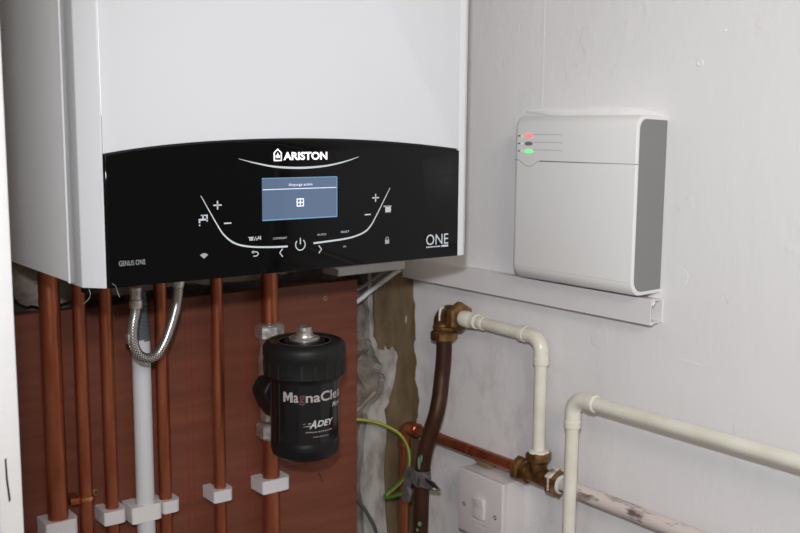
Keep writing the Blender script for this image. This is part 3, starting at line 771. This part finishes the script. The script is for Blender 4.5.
g.prism([(0.8655, -0.2066), (0.8640, -0.2040), (0.8600, -0.2048), (0.8602, -0.2068)], 'xz', ya - 0.0010, ya + 0.008, 0.0003, 1)
g.emit('clip_on_lid', 'trunk', t)
g = G(); g.prism([(0.7195, -0.1905), (0.7205, -0.1830), (0.716, -0.1792), (0.8320, -0.1775), (0.8335, -0.1800), (0.8325, -0.1895)], 'xz', 1.060, BW, 0.0008, 1)
tag(g.emit('trunking_offcut', 'whitecable', origin=at(0.77, 1.08, -0.186)), 'pale plastic strip along the back wall just under the boiler', 'trunking')
g = G(); g.tube(catmull([Vector(p) for p in [(0.829, 1.066, -0.1905), (0.8220, 1.069, -0.1945), (0.8051, 1.072, -0.2050), (0.7850, 1.078, -0.2190), (0.770, 1.085, -0.232), (0.750, 1.099, -0.245)]], 6), 0.0034, 10)
tag(g.emit('cable', 'whitecable', origin=at(0.8, 1.07, -0.21)), 'white flat cable slanting from trunking end down behind the plywood', 'cable')
g = G(); g.tube(catmull([Vector(p) for p in [(0.8230, 1.084, -0.1910), (0.8080, 1.087, -0.1985), (0.7850, 1.088, -0.2110), (0.765, 1.092, -0.2205), (0.745, 1.099, -0.228)]], 6), 0.0024, 10)
tag(g.emit('cable', 'greycable', origin=at(0.8, 1.08, -0.2)), 'thin grey cable just above the white one behind the plywood', 'cable')
g = G(); g.tube(catmull([Vector(p) for p in [(0.745, 1.099, -0.492), (0.7614, 1.085, -0.5125), (0.7720, 1.08, -0.5260), (0.7807, 1.075, -0.5420), (0.7933, 1.07, -0.575), (0.80, 1.07, -0.65)]], 6), 0.0026, 10)
tag(g.emit('cable', 'darkcable', origin=at(0.78, 1.08, -0.6)), 'dark grey cable hanging low beside the plywood edge', 'cable')
g = G(); g.tube([(0.7665, 1.103, -0.402), (0.79, 1.101, -0.388), (0.811, 1.100, -0.372)], 0.0026, 8)
tag(g.emit('lath_stick', 'plaster', origin=at(0.79, 1.1, -0.39)), 'thin pale lath stuck across the rough stone beside the plywood', 'stick')

# ------------------------------------------------------------------ alarm box with status lights
t = thing('alarm_control_box', 'white wall box with grey end and three status lights', 'control box', (RW, 0.757, -0.172))
BXF = 0.829; zt, zb2 = 0.0208, -0.1738; rt_, rb = 0.0130, 0.0155
def box_profile(ins=0.0, xw=RW):
    P = [(xw, zt - ins - 0.001)]
    r = rt_ - ins * 0.5
    for k in range(9):
        a = math.pi / 2 + k * math.pi / 16
        P.append((BXF + ins + r + r * math.cos(a), zt - ins - r + r * math.sin(a)))
    r = rb - ins * 0.5
    for k in range(9):
        a = math.pi + k * math.pi / 16
        P.append((BXF + ins + r + r * math.cos(a), zb2 + ins + r + r * math.sin(a)))
    P.append((xw, zb2 + ins + 0.0005)); return P
y0b, y1b = 0.6615, 0.8470
g = G()
pr = box_profile()
t3 = bmesh.new()
# sections along y: rounded far end, near rim
secs = [(y0b, 0.0012), (y0b + 0.0006, 0.0003), (y0b + 0.0015, 0), (0.75, 0), (y1b - 0.009, 0), (y1b - 0.004, 0.0012), (y1b - 0.001, 0.0040), (y1b, 0.0080)]
rings = []
for yy, ins in secs:
    rings.append([t3.verts.new((p[0], yy, p[1])) for p in box_profile(ins)])
nn = len(pr)
for i in range(len(secs) - 1):
    for k in range(nn - 1): t3.faces.new((rings[i][k], rings[i][k + 1], rings[i + 1][k + 1], rings[i + 1][k]))
t3.faces.new(rings[-1])
ri = [t3.verts.new((p[0], y0b, p[1])) for p in box_profile(0.0042)]
rj = [t3.verts.new((p[0], y0b + 0.0010, p[1])) for p in box_profile(0.0042)]
for k in range(nn - 1):
    t3.faces.new((rings[0][k], rings[0][k + 1], ri[k + 1], ri[k])); t3.faces.new((ri[k], ri[k + 1], rj[k + 1], rj[k]))
t3.faces.new(rj)
g.absorb(t3)
g.emit('cover', 'abs', t, ang=40)
g = G(); g.prism(box_profile(0.0044, RW - 0.0005), 'xz', y0b + 0.0002, y0b + 0.004); g.emit('end_panel', 'absgrey', t)
def yz_ribbon(g, pts, w, x=BXF, th=0.0002, sm=1):
    P = catmull([Vector((a, b, 0)) for a, b in pts], sm)
    a_ = []; b_ = []
    for i, p in enumerate(P):
        d = (P[min(i + 1, len(P) - 1)] - P[max(i - 1, 0)]).normalized(); q = Vector((-d.y, d.x, 0)) * w / 2
        a_.append((p.x + q.x, p.y + q.y)); b_.append((p.x - q.x, p.y - q.y))
    g.prism(a_ + b_[::-1], 'yz', x - th, x + 0.001)
g = G(); yz_ribbon(g, [(0.8432, -0.0308), (0.8367, -0.0312), (0.8317, -0.0335), (0.8247, -0.0372), (0.8192, -0.0381), (0.8137, -0.0370), (0.8067, -0.0330), (0.7997, -0.0312), (0.7897, -0.0312), (0.67, -0.0312), (0.6625, -0.0312)], 0.0006, sm=4)
g.emit('cover_seam', 'seam', t)
g = G(); yz_ribbon(g, [(0.8407, -0.1585), (0.667, -0.1585)], 0.0003, th=0.0001); g.emit('lower_bend_line', 'slot', t)
for z, mm, nm in ((-0.0026, 'ledred', 'red_status_light'), (-0.0115, 'ledoff', 'unlit_status_light'), (-0.0204, 'ledgreen', 'green_status_light')):
    g = G(); pl = []
    for k in range(20):
        a = 2 * math.pi * k / 20; pl.append((0.8204 + 0.0060 * max(-1, min(1, 1.25 * math.cos(a))) * (0.88 if abs(math.cos(a)) < 0.8 else 1), z + 0.0023 * math.sin(a)))
    g.prism(pl, 'yz', BXF - 0.0006, BXF + 0.001); g.emit(nm, mm, t)
    g = G(); g.prism([(0.8134, z + 0.0022), (0.7682, z + 0.0022), (0.7672, z - 0.0002), (0.7680, z - 0.0002), (0.7689, z + 0.0014), (0.8134, z + 0.0014)], 'yz', BXF - 0.0001, BXF + 0.001)
    g.emit('light_groove', 'slot', t)
    g = G(); g.lathe([(0.0018, -0.001), (0.0018, 0.0002), (0.0012, 0.0005)], (BXF, 0.8319, z), (-1, 0, 0), 12); g.emit('indicator_dot', 'filler', t)
    g = G(); g.box(BXF + 0.0001, BXF + 0.002, 0.8345, 0.8385, z - 0.0008, z + 0.0008); 
    for v in g.bm.verts: v.co.x -= 0.0003
    g.emit('indicator_icon', 'ledoff', t)

# ------------------------------------------------------------------ pipework on the right wall
PX = 0.856
r15 = 0.0079
# old brown pipe with brass elbow
bpth = [(0.856, 1.0010, -0.272), (0.856, 1.0012, -0.310), (0.853, 1.0015, -0.338), (0.845, 0.9960, -0.362), (0.838, 0.9945, -0.385), (0.835, 1.0010, -0.408), (0.833, 1.0085, -0.432), (0.8325, 1.0140, -0.455), (0.8325, 1.0165, -0.480), (0.8325, 1.0185, -0.53), (0.8325, 1.0195, -0.60), (0.8325, 1.0195, -0.75), (0.8325, 1.0195, -1.2)]
g = G(); g.tube(catmull([Vector(p) for p in bpth], 6), 0.0110, 24)
bpo = g.emit('brown_pipe', 'copper_dark', origin=at(0.8325, 1.02, -1.2)); tag(bpo, 'old dark brown copper pipe bending down the wall from the brass elbow', 'pipe')
for (px_, py_, pz_, rx, rz) in ((0.8213, 1.0100, -0.4555, 0.0022, 0.010), (0.8222, 1.0060, -0.4480, 0.0014, 0.006), (0.8235, 1.0100, -0.545, 0.003, 0.0035), (0.8225, 1.0140, -0.555, 0.002, 0.0025)):
    g = G(); g.lathe([(rx, 0), (rx * 0.9, 0.0008), (rx * 0.4, 0.0012)], (px_, py_, pz_), (-0.72, -0.69, 0), 12)
    for v in g.bm.verts: v.co.z = pz_ + (v.co.z - pz_) * rz / rx
    g.emit('verdigris_stain', 'verdigris', bpo)
t = thing('brass_elbow', 'old brass elbow joining the brown pipe to the cream pipe', 'pipe fitting', (0.856, 1.001, -0.29))
g = G(); g.tube(fillet([(PX, 1.0020, -0.276), (PX, 1.0030, -0.2460), (PX, 0.965, -0.2465)], 0.0150), 0.0140, 24)
eb = g.emit('elbow_body', 'brass', t)
g = G(); g.hexn((PX, 1.0010, -0.2770), (0, 0, 1), 0.0192, 0.0150); g.lathe([(0.0150, -0.2690), (0.0162, -0.2670), (0.0162, -0.2640), (0.0140, -0.2620)], (PX, 1.001, 0), seg=24); g.emit('compression_nut', 'brass', t)
g = G(); g.hexn((PX, 0.9700, -0.2465), (0, 1, 0), 0.0210, 0.0150, 0.14); g.emit('compression_nut', 'brass', t)
g = G()
g.tube([(0.8440, 0.9950, -0.2370), (0.8422, 0.9945, -0.2430), (0.8425, 0.9955, -0.2540)], [0.0022, 0.0017, 0.0012], 8); g.tube([(0.8460, 1.000, -0.2365), (0.8445, 0.9960, -0.2360), (0.8455, 0.991, -0.2355)], 0.0018, 8)
g.emit('paint_drip', 'paintdrip', eb)
# cream pipe from elbow, over and down to the tee
t = thing('cream_pipe', 'short cream painted pipe from brass elbow turning down to the brass tee', 'pipe', (PX, 0.817, -0.39))
g = G(); g.tube(fillet([(PX, 0.9680, -0.2465), (PX, 0.8175, -0.2490), (PX, 0.8165, -0.398)], 0.0190, 12), r15, 24); g.emit('pipe_run', 'whitepipe', t)
def collar(g, c, axis, rr=0.0100, L_=0.010):
    g.lathe([(rr - .0015, -L_ / 2), (rr, -L_ / 2 + .0008), (rr + .0003, -L_ / 2 + .002), (rr - .0004, 0), (rr + .0003, L_ / 2 - .002), (rr, L_ / 2 - .0008), (rr - .0015, L_ / 2)], c, axis, 24)
g = G(); g.tube(fillet([(PX, 0.8420, -0.2485), (PX, 0.8175, -0.2490), (PX, 0.8165, -0.2745)], 0.0170, 12), 0.0094, 24)
collar(g, (PX, 0.8475, -0.2485), (0, 1, 0)); collar(g, (PX, 0.8165, -0.2775), (0, 0, 1)); g.emit('elbow_joint', 'whitepipe', t)
g = G(); collar(g, (PX, 0.9380, -0.2470), (0, 1, 0), 0.0100, 0.009); g.lathe([(0.0088, 0), (0.0108, 0.003), (0.0112, 0.016), (0.0105, 0.020)], (PX, 0.9430, -0.2470), (0, 1, 0), 24); collar(g, (PX, 0.9230, -0.2473), (0, 1, 0), 0.0090, 0.007)
g.emit('end_coupling', 'whitepipe', t)
# tee
t = thing('brass_tee', 'corroded brass tee where copper and white pipes meet the cream drop', 'pipe fitting', (PX, 0.815, -0.424))
ZT = -0.4245
g = G(); g.tube([(PX, 0.8455, ZT), (PX, 0.8165, ZT), (PX, 0.788, ZT)], 0.0118, 24); g.tube([(PX, 0.8163, ZT), (PX, 0.8163, -0.400)], 0.0112, 24)
g.emit('tee_body', 'brass', t)
g = G(); g.hexn((PX, 0.8163, -0.3995), (0, 0, 1), 0.0168, 0.0125); g.emit('compression_nut', 'brass', t)
g = G(); g.lathe([(0.0082, -0.3935), (0.0135, -0.3938), (0.0120, -0.3915), (0.0080, -0.3905)], (PX, 0.8163, 0), seg=20); g.emit('paint_collar', 'whitepipe', t)
g = G(); g.hexn((PX, 0.8475, ZT), (0, 1, 0), 0.0168, 0.0125); g.lathe([(0.0145, -0.003), (0.0145, 0.003)], (PX, 0.8335, ZT), (0, 1, 0), 24); g.emit('compression_nut', 'brass', t)
g = G(); g.hexn((PX, 0.7850, ZT), (0, 1, 0), 0.0178, 0.0150, 0.2); g.emit('compression_nut', 'brass', t)
g = G(); g.hexn((PX, 0.7862, ZT + 0.0020), (0.03, 1, 0), 0.0178, 0.0120, 0.2); g.emit('paint_scab', 'dirtypipe', t)
g = G(); g.lathe([(0.0120, 0), (0.0115, -0.002), (0.0092, -0.003)], (PX, 0.7770, ZT), (0, 1, 0), 22); g.emit('painted_nut_face', 'paintdrip', t)
g = G(); g.tube([(PX, 0.7850, ZT), (PX, 0.70, ZT), (PX, 0.5, ZT - .0005), (PX, 0.10, ZT - .001)], 0.0092, 24)
tag(g.emit('painted_pipe', 'dirtypipe', origin=at(PX, 0.45, ZT - 0.01)), 'scruffy white painted pipe running right from the brass tee', 'pipe')
# copper run to the left and down
t = thing('copper_return_pipe', 'copper pipe from the brass tee to the corner, then down', 'pipe', (PX, 1.0885, -1.2))
g = G(); g.tube(fillet([(PX, 0.8450, ZT), (PX, 1.0865, -0.4270), (PX, 1.0875, -0.4600), (PX, 1.0875, -1.2)], 0.0150, 10), 0.0078, 24); g.emit('pipe_run', 'copper', t)
g = G(); g.tube(fillet([(PX, 1.0640, -0.4268), (PX, 1.0865, -0.4270), (PX, 1.0875, -0.4500)], 0.0150, 10), 0.0093, 24)
for c, a in (((PX, 1.0600, -0.4268), (0, 1, 0)), ((PX, 1.0875, -0.4545), (0, 0, 1))):
    g.lathe([(0.0085, -0.005), (0.0097, -0.004), (0.0102, -0.002), (0.0094, 0.001), (0.0094, 0.004)], c, a, 24)
g.emit('soldered_elbow', 'copper', t)
# cream pipe nearer the camera
UX = 0.832
t = thing('cream_pipe', 'long cream painted pipe rising then running right to picture edge', 'pipe', (UX, 0.742, -1.2))
g = G(); g.tube(fillet([(UX, 0.7445, -1.2), (UX, 0.7430, -0.50), (UX, 0.7408, -0.3030), (UX, 0.10, -0.3010)], 0.0195, 12)[0:1] + fillet([(UX, 0.7445, -1.2), (UX, 0.7408, -0.3030), (UX, 0.10, -0.3010)], 0.0195, 12)[1:], r15, 24); g.emit('pipe_run', 'whitepipe', t)
g = G(); g.tube(fillet([(UX, 0.7408, -0.3330), (UX, 0.7408, -0.3030), (UX, 0.7160, -0.3030)], 0.0175, 12), 0.0094, 24)
collar(g, (UX, 0.7410, -0.3345), (0, 0, 1), 0.0099); collar(g, (UX, 0.7115, -0.3030), (0, 1, 0), 0.0099); g.emit('elbow_joint', 'whitepipe', t)

# earth clamp and wire
t = thing('earth_clamp', 'grey metal earth clamp strapped round the brown pipe', 'clamp', (0.8325, 1.0165, -0.50))
g = G(); g.lathe([(0.0118, -0.4880), (0.0124, -0.4875), (0.0124, -0.4700), (0.0118, -0.4695)], (0.8325, 1.0165, 0), seg=28); g.emit('pipe_strap', 'galv', t)
g = G()
g.prism([(1.0330, -0.4665), (1.0240, -0.4640), (1.0060, -0.4700), (1.0030, -0.4880), (1.0100, -0.4900), (1.0200, -0.4860), (1.0330, -0.5080), (1.0400, -0.5020)], 'yz', 0.8165, 0.8185, 0.0004, 1)
g.prism([(1.0420, -0.500), (1.0300, -0.4930), (1.0220, -0.4985), (1.0250, -0.5160), (1.0370, -0.5195), (1.0430, -0.512)], 'yz', 0.8150, 0.8205, 0.0012, 2); g.emit('bolt_plate', 'galv', t)
g = G()
g.prism([(1.0075, -0.4680), (0.9900, -0.4700), (0.9720, -0.4715), (0.9600, -0.4770), (0.9585, -0.4795), (0.9720, -0.4835), (0.9900, -0.4860), (1.0065, -0.4870)], 'yz', 0.8165, 0.8185, 0.0004, 1)
tp = g.emit('warning_tag', 'galv', t)
g = G(); g.prism([(0.9900, -0.4702), (0.9730, -0.4717), (0.9610, -0.4768), (0.9700, -0.4790), (0.9860, -0.4760)], 'yz', 0.8155, 0.8168, 0.0003, 1); g.emit('dark_tag_fold', 'dark', tp)
g = G(); g.prism([(0.9740, -0.4800), (0.9690, -0.4780), (0.9655, -0.4795), (0.9700, -0.4815)], 'yz', 0.8150, 0.8160, 0.0002, 1); g.emit('white_tag_chip', 'paintdrip', tp)
t = thing('earth_wire', 'green and yellow earth wire looping from the board to the clamp', 'wire', (0.80, 1.05, -0.52))
g = G(); g.tube(catmull([Vector(p) for p in [(0.745, 1.099, -0.402), (0.7577, 1.085, -0.4000), (0.7750, 1.075, -0.4020), (0.8000, 1.068, -0.4110), (0.8200, 1.055, -0.4250), (0.8300, 1.048, -0.4450), (0.8300, 1.044, -0.4650), (0.8280, 1.048, -0.4850), (0.8200, 1.058, -0.5020), (0.8080, 1.065, -0.5140), (0.8030, 1.064, -0.5175), (0.8070, 1.056, -0.5160), (0.8150, 1.040, -0.5080), (0.8160, 1.0365, -0.5065)]], 8), 0.0027, 12); g.emit('insulation', 'earth', t)
g = G(); g.tube([(0.8158, 1.0370, -0.5067), (0.8165, 1.0330, -0.5050), (0.8175, 1.029, -0.5060)], 0.0020, 10); g.emit('bare_copper_end', 'coppershiny', t)

# ------------------------------------------------------------------ switch
t = thing('fused_switch', 'white single light switch on a surface box on the right wall', 'switch', (RW, 0.9035, -0.49))
g = G(); g.box(0.8470, RW, 0.8620, 0.9450, -0.5325, -0.4475, 0.0012); g.emit('surface_box', 'switch', t)
g = G(); g.box(0.8380, 0.8465, 0.8600, 0.9460, -0.5330, -0.4465, 0.0022, 3); pl_ = g.emit('face_plate', 'switch', t)
g = G(); g.prism([(0.8385, -0.4755), (0.8325, -0.4765), (0.8350, -0.4900), (0.8335, -0.5035), (0.8385, -0.5040)], 'xz', 0.8925, 0.9120, 0.0007, 2); g.emit('rocker', 'switch', t)
g = G(); g.box(0.8372, 0.8385, 0.8850, 0.9200, -0.5110, -0.5100); g.box(0.8372, 0.8385, 0.8950, 0.9120, -0.5175, -0.5168); g.emit('moulded_line', 'switch', pl_)
for y in (0.9337, 0.8733):
    g = G(); g.lathe([(0.0028, 0.001), (0.0030, -0.0002), (0.0019, -0.0003), (0.0019, 0.0008)][::-1], (0.8380, y, -0.4945), (1, 0, 0), 16); g.emit('screw_recess', 'dark', pl_)
g = G(); g.prism([(0.955, -0.4300), (0.9520, -0.4370), (0.9400, -0.4460), (0.9150, -0.4470), (0.918, -0.4420), (0.9350, -0.4330)], 'yz', 0.866, RW - 0.0002, 0.0008, 1)
tag(g.emit('cardboard_packer', 'tan', origin=at(0.873, 0.935, -0.447)), 'torn tan packing scrap sticking up behind the light switch', 'cardboard')
